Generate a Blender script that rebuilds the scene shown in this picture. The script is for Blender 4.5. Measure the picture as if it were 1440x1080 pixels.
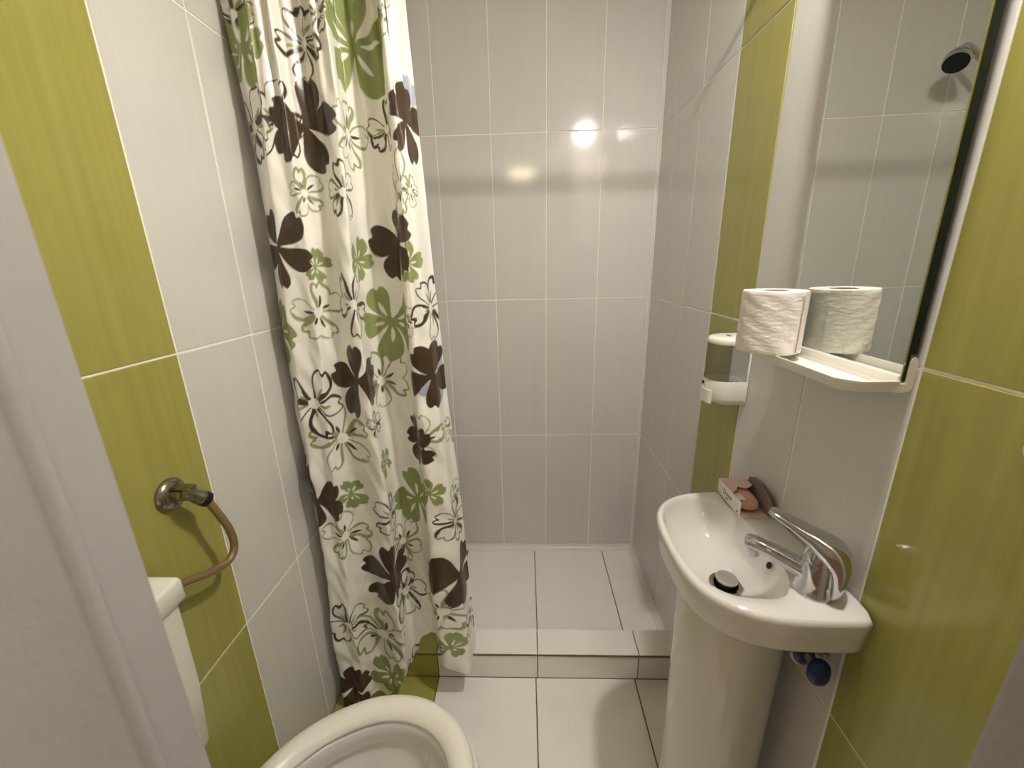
import bpy, bmesh, math, random
import numpy as np
from mathutils import Vector, Matrix

for o in list(bpy.data.objects):
    bpy.data.objects.remove(o, do_unlink=True)
scene = bpy.context.scene
COL = scene.collection
random.seed(7)
pi = math.pi

# ------------------------------------------------------------------ camera
# room axes: x to the right (right wall x = 0), y into the room (back wall y = 0), z up (floor z = 0)
cam_d = bpy.data.cameras.new('camera')
cam = bpy.data.objects.new('camera', cam_d)
COL.objects.link(cam)
cr_ = Vector((0.999289, 0.030283, -0.022450)); cu_ = Vector((0.012987, 0.282538, 0.959168)); cf_ = Vector((-0.035389, 0.958778, -0.281944))
M3 = Matrix((cr_, cu_, -cf_)).transposed()
cam.matrix_world = Matrix.Translation((-0.49965, -1.68389, 1.30840)) @ M3.to_4x4()
cam_d.sensor_fit = 'HORIZONTAL'; cam_d.sensor_width = 36.0
cam_d.lens = 572.548 / 1440.0 * 36.0
cam_d.clip_start = 0.02
cam_d.dof.use_dof = True; cam_d.dof.focus_distance = 1.15; cam_d.dof.aperture_fstop = 5.5
scene.camera = cam

# ------------------------------------------------------------------ world, exposure
wd = bpy.data.worlds.new('world'); scene.world = wd; wd.use_nodes = True
wd.node_tree.nodes['Background'].inputs[0].default_value = (1.0, 0.86, 0.70, 1)
wd.node_tree.nodes['Background'].inputs[1].default_value = 0.05
vs = scene.view_settings
vs.view_transform = 'Standard'; vs.look = 'None'; vs.gamma = 1.0; vs.use_curve_mapping = False
vs.exposure = 1.74
LAMP_POWER = 300.0      # bathroom wall lamp emission
HALL_POWER = 9.0      # far hall ceiling lamp emission
HALL_FILL_POWER = 12.0     # unseen fill lamp added in the hall to brighten the floor

# ------------------------------------------------------------------ helpers
def lin(c):
    c = c / 255.0
    return c / 12.92 if c <= 0.04045 else ((c + 0.055) / 1.055) ** 2.4
def rgb(r, g, b): return (lin(r), lin(g), lin(b), 1.0)

def mat(name, col, rough=0.4, metal=0.0, var=0.0, vscale=(8, 8, 8), bump=0.0, bscale=(60, 60, 60), coat=0.0, trans=0.0, spec=0.5, emit=None, estr=0.0, sss=0.0, ior=1.45, var_rand=False):
    """procedural principled material: noise-varied colour, optional fine bump"""
    m = bpy.data.materials.new(name); m.use_nodes = True
    nt = m.node_tree; b = nt.nodes['Principled BSDF']
    b.inputs['Base Color'].default_value = col
    b.inputs['Roughness'].default_value = rough; b.inputs['Metallic'].default_value = metal
    b.inputs['IOR'].default_value = ior
    b.inputs['Specular IOR Level'].default_value = spec
    b.inputs['Coat Weight'].default_value = coat; b.inputs['Coat Roughness'].default_value = 0.06
    b.inputs['Transmission Weight'].default_value = trans
    if sss:
        b.inputs['Subsurface Weight'].default_value = sss; b.inputs['Subsurface Radius'].default_value = (.02, .015, .01)
        b.inputs['Subsurface Scale'].default_value = 0.3
    if emit:
        b.inputs['Emission Color'].default_value = emit; b.inputs['Emission Strength'].default_value = estr
    tc = nt.nodes.new('ShaderNodeTexCoord'); vec = tc.outputs['Object']
    if var_rand:
        oi = nt.nodes.new('ShaderNodeObjectInfo'); sc = nt.nodes.new('ShaderNodeVectorMath'); sc.operation = 'SCALE'
        cb = nt.nodes.new('ShaderNodeCombineXYZ')
        for i in range(3): nt.links.new(oi.outputs['Random'], cb.inputs[i])
        nt.links.new(cb.outputs[0], sc.inputs[0]); sc.inputs['Scale'].default_value = 37.0
        ad = nt.nodes.new('ShaderNodeVectorMath'); ad.operation = 'ADD'
        nt.links.new(vec, ad.inputs[0]); nt.links.new(sc.outputs[0], ad.inputs[1]); vec = ad.outputs[0]
    if var > 0:
        mp = nt.nodes.new('ShaderNodeMapping'); mp.inputs['Scale'].default_value = vscale
        nz = nt.nodes.new('ShaderNodeTexNoise'); nz.inputs['Scale'].default_value = 1.0; nz.inputs['Detail'].default_value = 4
        nt.links.new(vec, mp.inputs[0]); nt.links.new(mp.outputs[0], nz.inputs['Vector'])
        mx = nt.nodes.new('ShaderNodeMix'); mx.data_type = 'RGBA'
        d = tuple(max(0, c * (1 - var)) for c in col[:3]) + (1,); l = tuple(min(1, c * (1 + var)) for c in col[:3]) + (1,)
        mx.inputs[6].default_value = d; mx.inputs[7].default_value = l
        nt.links.new(nz.outputs['Fac'], mx.inputs[0]); nt.links.new(mx.outputs[2], b.inputs['Base Color'])
    if bump > 0:
        mp = nt.nodes.new('ShaderNodeMapping'); mp.inputs['Scale'].default_value = bscale
        nz = nt.nodes.new('ShaderNodeTexNoise'); nz.inputs['Scale'].default_value = 1.0; nz.inputs['Detail'].default_value = 2
        nt.links.new(vec, mp.inputs[0]); nt.links.new(mp.outputs[0], nz.inputs['Vector'])
        bp = nt.nodes.new('ShaderNodeBump'); bp.inputs['Strength'].default_value = 1.0; bp.inputs['Distance'].default_value = bump
        nt.links.new(nz.outputs['Fac'], bp.inputs['Height']); nt.links.new(bp.outputs[0], b.inputs['Normal'])
    return m

def wloc(o):
    v = Vector((0, 0, 0))
    while o is not None:
        v = v + o.location; o = o.parent
    return v

def props(o, label=None, cat=None, group=None, kind=None):
    if label: o['label'] = label
    if cat: o['category'] = cat
    if group: o['group'] = group
    if kind: o['kind'] = kind
    return o

def empty(name, loc, label=None, cat=None, group=None, kind=None):
    o = bpy.data.objects.new(name, None); COL.objects.link(o); o.location = loc
    o.empty_display_size = 0.05
    return props(o, label, cat, group, kind)

def link_mesh(name, me, m, parent=None, loc=(0, 0, 0)):
    o = bpy.data.objects.new(name, me); COL.objects.link(o)
    if m is not None and not me.materials: me.materials.append(m)
    o.parent = parent; o.location = loc
    return o

def part(name, bm, m, parent=None, smooth=True, loc=None, angle=40):
    """bmesh given in room coordinates -> one object; origin at the parent's base (or loc)"""
    base = wloc(parent) if parent else Vector(loc or (0, 0, 0))
    bmesh.ops.remove_doubles(bm, verts=bm.verts, dist=1e-6)
    bmesh.ops.recalc_face_normals(bm, faces=bm.faces)
    bm.transform(Matrix.Translation(-base))
    me = bpy.data.meshes.new(name); bm.to_mesh(me); bm.free()
    if smooth:
        me.polygons.foreach_set('use_smooth', [True] * len(me.polygons))
        try: me.set_sharp_from_angle(angle=math.radians(angle))
        except Exception: pass
    return link_mesh(name, me, m, parent, (0, 0, 0) if parent else base)

def NB(): return bmesh.new()

def box(bm, x0, x1, y0, y1, z0, z1, bev=0.0, seg=2):
    r = bmesh.ops.create_cube(bm, size=1.0)
    vs_ = r['verts']
    for v in vs_:
        v.co = Vector((x0 + (v.co.x + .5) * (x1 - x0), y0 + (v.co.y + .5) * (y1 - y0), z0 + (v.co.z + .5) * (z1 - z0)))
    if bev > 0:
        es = list({e for v in vs_ for e in v.link_edges})
        bmesh.ops.bevel(bm, geom=es, offset=bev, segments=seg, profile=.5, affect='EDGES')
    return bm

def loft(bm, rings, close=True, cap0=False, cap1=False):
    """rings: list of lists of 3-D points, all the same length"""
    vr = [[bm.verts.new(q) for q in r] for r in rings]
    n = len(rings[0])
    for a, b in zip(vr[:-1], vr[1:]):
        for i in range(n if close else n - 1):
            j = (i + 1) % n
            try: bm.faces.new((a[i], a[j], b[j], b[i]))
            except ValueError: pass
    if cap0: bm.faces.new(list(reversed(vr[0])))
    if cap1: bm.faces.new(vr[-1])
    return bm

def ring(c, ax, r, n=24, ry=None, ph=0.0):
    """circle (or ellipse) round axis ax at c"""
    ax = Vector(ax).normalized(); c = Vector(c)
    t = Vector((0, 0, 1)) if abs(ax.z) < .9 else Vector((1, 0, 0))
    u = ax.cross(t).normalized(); v = ax.cross(u).normalized()
    ry = r if ry is None else ry
    return [c + u * (r * math.cos(2 * pi * i / n + ph)) + v * (ry * math.sin(2 * pi * i / n + ph)) for i in range(n)]

def lathe(bm, base, ax, prof, n=28, caps=True):
    """prof: (distance along axis, radius)"""
    base = Vector(base); a = Vector(ax).normalized()
    return loft(bm, [ring(base + a * h, a, max(r, 1e-5), n) for h, r in prof], True, caps, caps)

def tube(bm, pts, r, n=14, caps=True, flat=1.0):
    pts = [Vector(q) for q in pts]
    rr = r if isinstance(r, (list, tuple)) else [r] * len(pts)
    up = None; rings = []
    for i, q in enumerate(pts):
        t = (pts[min(i + 1, len(pts) - 1)] - pts[max(i - 1, 0)]).normalized()
        if up is None:
            up = Vector((0, 0, 1)) if abs(t.z) < .95 else Vector((1, 0, 0))
        u = t.cross(up).normalized(); up = u.cross(t).normalized()
        rings.append([q + u * (rr[i] * math.cos(2 * pi * k / n)) + up * (rr[i] * flat * math.sin(2 * pi * k / n)) for k in range(n)])
    return loft(bm, rings, True, caps, caps)

def spline(P, n=10):
    P = [Vector(q) for q in P]; Q = [2 * P[0] - P[1]] + P + [2 * P[-1] - P[-2]]; out = []
    for i in range(1, len(Q) - 2):
        for k in range(n):
            t = k / n; a, b, c, d = Q[i - 1], Q[i], Q[i + 1], Q[i + 2]
            out.append(.5 * (2 * b + (c - a) * t + (2 * a - 5 * b + 4 * c - d) * t * t + (3 * b - a - 3 * c + d) * t ** 3))
    return out + [P[-1]]

def prism(bm, poly, axis, a0, a1, bev=0.0):
    """extrude a 2-D polygon along an axis. axis 0: poly=(y,z); 1: poly=(x,z); 2: poly=(x,y)"""
    def P(q, a): return {0: (a, q[0], q[1]), 1: (q[0], a, q[1]), 2: (q[0], q[1], a)}[axis]
    lo = [bm.verts.new(P(q, a0)) for q in poly]; hi = [bm.verts.new(P(q, a1)) for q in poly]
    n = len(poly); fs = [bm.faces.new(lo), bm.faces.new(list(reversed(hi)))]
    for i in range(n): fs.append(bm.faces.new((lo[i], lo[(i + 1) % n], hi[(i + 1) % n], hi[i])))
    if bev > 0:
        bmesh.ops.recalc_face_normals(bm, faces=fs)
        es = list({e for f_ in fs for e in f_.edges})
        bmesh.ops.bevel(bm, geom=es, offset=bev, segments=2, profile=.5, affect='EDGES')
    return bm

# ------------------------------------------------------------------ materials
TILE_W = mat('tile_white', rgb(216, 213, 208), .10, var=.035, vscale=(45, 45, 2.5), bump=.00025, bscale=(5, 5, 3), var_rand=True)
TILE_G = mat('tile_green', rgb(163, 158, 84), .13, var=.16, vscale=(70, 70, 3.0), bump=.00025, bscale=(5, 5, 3), var_rand=True)
FLOOR_W = mat('floor_tile_white', rgb(245, 242, 237), .16, var=.04, vscale=(14, 14, 14), bump=.0002, bscale=(9, 9, 9), var_rand=True)
FLOOR_G = mat('floor_tile_green', rgb(166, 162, 84), .18, var=.12, vscale=(30, 30, 30), var_rand=True)
GROUT = mat('grout_cream', rgb(250, 246, 234), .75, var=.06, vscale=(30, 30, 30))
GROUT_F = mat('grout_brown', rgb(120, 100, 80), .85, var=.45, vscale=(25, 25, 25))
TRIM = mat('trim_white_plastic', rgb(232, 226, 216), .25, var=.02)
CERAMIC = mat('ceramic_white', rgb(222, 219, 212), .07, coat=.4, var=.01)
PLASTIC = mat('plastic_white', rgb(240, 236, 226), .28, var=.015)
PLASTIC_T = mat('plastic_translucent_grey', rgb(205, 205, 200), .12, trans=.9, ior=1.12, var=.02)
CHROME = mat('chrome', rgb(205, 205, 208), .07, metal=1.0, var=.02)
CHROME_OLD = mat('chrome_tarnished', rgb(165, 157, 144), .22, metal=1.0, var=.3, vscale=(60, 60, 60))
COPPER = mat('hose_copper', rgb(156, 134, 94), .4, metal=.5, var=.25, vscale=(200, 200, 200), bump=.0006, bscale=(400, 400, 400))
CHROME_B = mat('chrome_brushed', rgb(190, 186, 182), .3, metal=.65, var=.04)
BLACK = mat('rubber_black', rgb(22, 22, 22), .45, var=.1)
DARK = mat('dark_gap', rgb(35, 28, 22), .8, var=.1)
BLUE = mat('handle_blue', rgb(14, 48, 96), .25, var=.1)
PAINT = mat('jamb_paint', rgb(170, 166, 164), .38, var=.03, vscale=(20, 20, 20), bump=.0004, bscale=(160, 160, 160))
WALLP = mat('hall_wall_paint', rgb(215, 205, 190), .7, var=.03)
HALLF = mat('hall_floor', rgb(150, 120, 90), .4, var=.15, vscale=(5, 60, 5))
CEIL = mat('ceiling_white', rgb(238, 234, 226), .6, var=.02)
PAPER = mat('toilet_paper', rgb(240, 234, 226), .95, var=.02, bump=.0012, bscale=(70, 70, 190), sss=.0)
CARD = mat('cardboard_core', rgb(150, 130, 105), .9, var=.1)
BOXW = mat('soap_box_white', rgb(232, 226, 220), .45, var=.02)
BOXP = mat('soap_box_pink', rgb(222, 194, 186), .5, var=.06)
BOXI = mat('soap_box_inside', rgb(140, 122, 112), .8, var=.15)
SOAP = mat('soap_pink', rgb(222, 168, 148), .4, var=.04, sss=.1)
INK = mat('print_ink', rgb(40, 36, 44), .6, var=.05)
MIRROR = mat('mirror_silver', (.70, .73, .68, 1), .0, metal=1.0, var=.005, vscale=(3, 3, 3))
MEDGE = mat('mirror_edge', rgb(26, 32, 38), .25, var=.1)
WATER = mat('water', rgb(225, 225, 220), .02, trans=.6, ior=1.33, var=.01)

# ------------------------------------------------------------------ the room: tiled walls
XL, YF, ZC = -1.1118, -1.467, 2.368          # left wall, front wall (inner faces), ceiling
TW, TH = .2030, .5968                        # tile pitch
ZJ = [1.1709 + TH * k for k in (-2, -1, 0, 1, 2)]      # horizontal joints
GAP = .0032
_tc = {}
def tile_mesh(axis, sa, sb, m, outward):
    key = (axis, round(sa, 4), round(sb, 4), m.name, outward)
    if key in _tc: return _tc[key]
    a, b, e, d = sa / 2, sb / 2, .0013, .007
    lv = [(-d, 0), (-e, 0), (0, e)]
    V = []
    for (dep, ins) in lv:
        for (sx, sy) in ((-1, -1), (1, -1), (1, 1), (-1, 1)):
            p_, q_ = sx * (a - ins), sy * (b - ins); w = dep * outward
            V.append({0: (w, p_, q_), 1: (p_, w, q_), 2: (p_, q_, w)}[axis])
    F = [(8, 9, 10, 11), (0, 1, 2, 3)]
    for k in (0, 4):
        for i in range(4): F.append((k + i, k + (i + 1) % 4, k + 4 + (i + 1) % 4, k + 4 + i))
    me = bpy.data.meshes.new('tile'); me.from_pydata(V, [], F)
    bm = bmesh.new(); bm.from_mesh(me); bmesh.ops.recalc_face_normals(bm, faces=bm.faces); bm.to_mesh(me); bm.free()
    me.materials.append(m); _tc[key] = me
    return me
def tile(parent, axis, plane, a0, a1, b0, b1, m, outward, gap=GAP, tilt=.0016):
    if a1 - a0 < .012 or b1 - b0 < .012: return
    me = tile_mesh(axis, a1 - a0 - gap, b1 - b0 - gap, m, outward)
    ca, cb = (a0 + a1) / 2, (b0 + b1) / 2
    pos = {0: (plane, ca, cb), 1: (ca, plane, cb), 2: (ca, cb, plane)}[axis]
    o = link_mesh('tile', me, None, parent, Vector(pos) - wloc(parent))
    r = [random.uniform(-tilt, tilt) * .5 for _ in range(3)]; r[axis] = 0
    o.rotation_euler = r
    return o

def slab(name, x0, x1, y0, y1, z0, z1, m, bev=0.0, kind='structure', parent=None):
    bm = NB(); box(bm, x0, x1, y0, y1, z0, z1, bev)
    o = part(name, bm, m, parent, smooth=bev > 0, loc=((x0 + x1) / 2, (y0 + y1) / 2, z0))
    if parent is None: props(o, kind=kind)
    return o
RG = .0014     # grout recess
zlo = -.03
wall_back = slab('wall_back', XL - .12, .12, RG, .12, -.1, ZC, GROUT)
wall_right = slab('wall_right', RG, .12, YF - .02, RG, -.1, ZC, GROUT)
wall_left = slab('wall_left', XL - .12, XL - RG, YF - .02, RG, -.1, ZC, GROUT)
rows = [(max(ZJ[i], -.1), min(ZJ[i + 1], ZC)) for i in range(4)]
rows = [(max(ZJ[0], -.03), ZJ[1]), (ZJ[1], ZJ[2]), (ZJ[2], ZJ[3]), (ZJ[3], ZJ[4])]
xb = -.0084
cols_b = [(xb, 0)] if xb < -.012 else []
xs_ = [xb - TW * k for k in range(0, 7)]
for i in range(6):
    a1, a0 = (xs_[i] if i else -.002), max(xs_[i + 1], XL + .001)
    if a1 > XL + .01:
        for b0, b1 in rows: tile(wall_back, 1, 0, a0, a1, b0, b1, TILE_W, -1)
yr = -.3563
edges = [-.001, yr + TW] + [yr - TW * k for k in range(0, 7)]
for i in range(len(edges) - 1):
    a1, a0 = edges[i], max(edges[i + 1], YF - .018)
    green = i in (3, 6)          # the two green bands
    for b0, b1 in rows: tile(wall_right, 0, 0, a0, a1, b0, b1, TILE_G if green else TILE_W, -1)
yl = -.7973
edges = [-.001] + [yl + TW * k for k in (3, 2, 1, 0, -1, -2, -3, -4)]
for i in range(len(edges) - 1):
    a1, a0 = edges[i], max(edges[i + 1], YF - .018)
    green = i == 5
    for b0, b1 in rows: tile(wall_left, 0, XL, a0, a1, b0, b1, TILE_G if green else TILE_W, 1)

# floor, curb, shower floor
YC0, YC1, ZK, ZS_, FW = -.6683, -.5759, .103, -.0199, .3218
floor = slab('floor', XL - .12, .12, YF - .15, YC0 + .02, -.12, -.0012, GROUT_F)
fx = [-1.1105, -.8025, -.4807, -.1589, -.001]
fy = [YC0 + .0012, YC0 - FW, YC0 - 2 * FW, YF - .14]
for i in range(4):
    for j in range(3):
        tile(floor, 2, 0, fx[i], fx[i + 1], fy[j + 1], fy[j], FLOOR_G if i == 0 else FLOOR_W, 1, gap=.0035, tilt=.001)
shower_floor = slab('floor_shower', XL - .12, .12, YC1 - .02, .1, -.14, ZS_ - .0012, GROUT_F)
gx = [-1.1105, -.7929, -.4711, -.1493, -.001]
gy = [-.001, YC1 + .001]
for i in range(4):
    for j in range(1):
        tile(shower_floor, 2, ZS_, gx[i], gx[i + 1], gy[j + 1], gy[j], FLOOR_G if i == 0 else FLOOR_W, 1, gap=.0035, tilt=.001)
curb = slab('floor_curb', XL - .01, .01, YC0 + .006, YC1 - .006, -.1, ZK - .0075, DARK)
cx_ = [-1.1105, -.8025, -.4750, -.1500, -.001]
for i in range(4):
    m = FLOOR_G if i == 0 else FLOOR_W
    tile(curb, 2, ZK, cx_[i], cx_[i + 1], YC0 - .003, YC1 + .001, m, 1, gap=.0025, tilt=.0)
    tile(curb, 1, YC0, cx_[i], cx_[i + 1], -.001, ZK - .0125, m, -1, gap=.0025, tilt=.0)
    tile(curb, 1, YC1, cx_[i], cx_[i + 1], ZS_ + .001, ZK - .0085, m, 1, gap=.0025, tilt=.0)
slab('edge_strip', XL + .001, -.001, YC0 - .0042, YC0 - .0012, ZK - .0068, ZK - .0016, GROUT_F, parent=curb)
# plastic mouldings
def moulding(name, p0, p1, prof_dirs, prof):
    d1, d2 = Vector(prof_dirs[0]), Vector(prof_dirs[1]); bm = NB()
    loft(bm, [[Vector(p) + d1 * a + d2 * b for a, b in prof] for p in (p0, p1)], True, True, True)
    return props(part(name, bm, TRIM, None, loc=p0, angle=30), kind='structure')
cove = [(0, 0), (.022, 0), (.022, .003), (.019, .005), (.012, .008), (.007, .013), (.004, .020), (.003, .023), (0, .023)]
moulding('trim_1', (XL, -.0005, ZS_), (-.0005, -.0005, ZS_), ((0, -1, 0), (0, 0, 1)), cove)
moulding('trim_2', (-.0005, -.0005, ZS_), (-.0005, YC1 + .001, ZS_), ((-1, 0, 0), (0, 0, 1)), cove)
vcove = [(0, 0), (.013, 0), (.012, .003), (.006, .006), (.003, .012), (0, .013)]
moulding('trim_3', (-.0005, -.0005, ZS_ + .02), (-.0005, -.0005, ZC), ((-1, 0, 0), (0, -1, 0)), vcove)

# ceiling, front wall with doorway, hall behind the camera
slab('ceiling', -1.9, .9, -4.6, .12, ZC, ZC + .1, CEIL)
DX0, DX1, DZ = -.766, -.165, 2.0
wf = empty('wall_front', (-.46, YF, 0), kind='structure')
for (a, b, z0, z1) in ((XL - .75, DX0 - .03, -.1, ZC), (DX1 + .03, .9, -.1, ZC), (DX0 - .03, DX1 + .03, DZ + .03, ZC)):
    slab('wall_panel', a, b, YF - .125, YF, z0, z1, WALLP, parent=wf)
# door frame: rounded reveal with a stepped stop
fr = empty('door_1', ((DX0 + DX1) / 2, YF, 0), kind='structure')
def jamb_profile(x, s):      # s=+1 left jamb (face looks +x), -1 right jamb
    P = [(-.032, .012), (-.004, .012), (-.001, .011), (0, .008), (0, -.0185), (.0035, -.0205), (.0055, -.0240), (.0050, -.0280), (.0020, -.0310), (0, -.0330), (0, -.170), (-.060, -.172), (-.060, -.128), (-.032, -.128)]
    return [(x + s * a, YF + b) for a, b in P]
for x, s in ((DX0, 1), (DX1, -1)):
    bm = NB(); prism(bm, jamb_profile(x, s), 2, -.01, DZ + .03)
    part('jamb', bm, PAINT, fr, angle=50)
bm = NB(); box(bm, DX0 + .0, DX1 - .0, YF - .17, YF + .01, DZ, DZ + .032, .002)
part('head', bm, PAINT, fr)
slab('wall_hall_left', -1.9, -1.8, -4.6, YF - .125, -.1, ZC, WALLP)
slab('wall_hall_right', .8, .9, -4.6, YF - .125, -.1, ZC, WALLP)
slab('wall_hall_back', -1.9, .9, -4.7, -4.6, -.1, ZC, WALLP)
slab('floor_hall', -1.9, .9, -4.6, YF - .15, -.12, -.002, HALLF)

# ------------------------------------------------------------------ shower curtain and rod
def curtain_geometry():
    """shower curtain sheet: horizontal section knots (x varies with height), smooth spline between them"""
    ZS=np.array([0.0,.25,.45,.7,1.0,1.3,1.6,1.88])
    def A(*v): return np.array(v[::-1],float)
    k1=A(-1.0984,-1.0836,-1.0915,-1.1000,-1.096,-1.0952,-1.098,-1.095)
    k2=A(-1.0218,-1.0273,-1.0441,-1.0572,-1.0604,-1.0682,-1.082,-1.0733)
    k3=A(-.9697,-.9706,-.9718,-.9841,-.9984,-1.0055,-1.0077,-1.0078)
    k5=A(-.8721,-.8647,-.8808,-.8782,-.8622,-.8762,-.8665,-.8800)
    c=A(-.8013,-.7991,-.8064,-.8078,-.8043,-.8129,-.8084,-.8084)
    d=A(-.7712,-.7675,-.7731,-.7723,-.7676,-.7788,-.769,-.769)
    de=A(-.7492,-.7454,-.7335,-.7231,-.7068,-.6956,-.6883,-.6883)
    ef=A(-.7400,-.7370,-.7270,-.7170,-.7000,-.6885,-.6803,-.6803)
    rt=A(-.7349,-.7281,-.7189,-.7080,-.6900,-.6810,-.6735,-.6701)
    one=np.ones(8)
    knots=[(-1.107*one,-.660,.05),((k1-.003).clip(-1.106,0),-.700,.02),(k2-.008,-.744,.015),(k2+.004,-.760,.015),((k2+k3)/2,-.752,.012),(k3-.006,-.760,.014),
           (k3+.004,-.738,.02),(k3+.030,-.728,.025),((k3+k5)/2,-.736,.03),(k5-.022,-.762,.085),(k5-.001,-.764,.135),(k5-.004,-.735,.115),(k5-.004,-.695,.095),(k5+.012,-.676,.115),((k5*.6+c*.4),-.678,.165),
           (c,-.682,.205),((c+d)/2,-.704,.215),(d-.002,-.742,.20),(d+.012,-.752,.15),((d+de)/2,-.748,.12),(de,-.736,.108),(ef,-.696,.12),(rt-.004,-.682,.13),(rt,-.674,.14)]
    nseg=len(knots)-1
    KX=np.array([k[0] for k in knots]); KY=np.array([k[1] for k in knots]); KB=np.array([k[2] for k in knots])
    xm=np.array([np.interp(.95,ZS,k) for k in KX])
    seglen=np.hypot(np.diff(xm),np.diff(KY)); s_k=np.concatenate([[0],np.cumsum(seglen)])
    ds=.0017
    S=np.arange(0,s_k[-1],ds); n=len(S)
    seg=np.clip(np.searchsorted(s_k,S,side='right')-1,0,nseg-1); t=(S-s_k[seg])/seglen[seg]
    m=1000; V=np.linspace(0,1,m)
    def cr(P):  # Catmull-Rom along knots, P shape (K,...) -> (n,...)
        P=np.concatenate([2*P[:1]-P[1:2],P,2*P[-1:]-P[-2:-1]])
        p0,p1,p2,p3=P[seg],P[seg+1],P[seg+2],P[seg+3]
        tt=t.reshape((-1,)+(1,)*(P.ndim-1))
        return .5*(2*p1+(p2-p0)*tt+(2*p0-5*p1+4*p2-p3)*tt**2+(3*p1-p0-3*p2+p3)*tt**3)
    # bottom and top hems
    zb=np.interp(S,s_k,KB)+.006*np.sin(S*90); 
    nring=9
    zt=1.868-.030*np.abs(np.sin(np.pi*S/s_k[-1]*nring))**1.3
    Z=zb[:,None]+(zt-zb)[:,None]*V[None,:]
    KXv=np.array([np.interp(np.linspace(0,1.9,200),ZS,k) for k in KX])
    # smooth in z
    ker=np.hanning(25); ker/=ker.sum()
    KXv=np.array([np.convolve(np.pad(k,12,mode='edge'),ker,mode='valid') for k in KXv])
    CX=cr(KXv)      # n x 200
    zi=np.clip(Z/1.9*199,0,198.999); i0=zi.astype(int); fz=zi-i0
    rows=np.arange(n)[:,None]
    X=CX[rows,i0]*(1-fz)+CX[rows,i0+1]*fz
    CY=cr(KY[:,None])[:,0]
    Y=np.repeat(CY[:,None],m,1)
    # folds tighten near the hooks, loosen lower; gentle wrinkles
    g=np.clip((Z-1.55)/.32,0,1)
    Y=Y+g*.010*np.sin(S*2*np.pi*nring*2/s_k[-1])[:,None]
    Y=-.712+(Y+.712)*(1.0-.25*g)
    w=.0042*np.sin(Z*23+S[:,None]*31+2*np.sin(Z*7))*np.sin(S[:,None]*55+Z*5)
    w+=.0026*np.sin(Z*61+3*np.sin(S[:,None]*40))*np.sin(S[:,None]*83+Z*17)
    w*=np.clip(1.25-.5*Z,.25,1.2)
    Y=Y+w
    Y=Y-.02*np.clip((.16-Z)/.16,0,1)*(S[:,None]<s_k[10])
    X=np.maximum(X,-1.1075)
    return S,X,Y,Z

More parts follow.
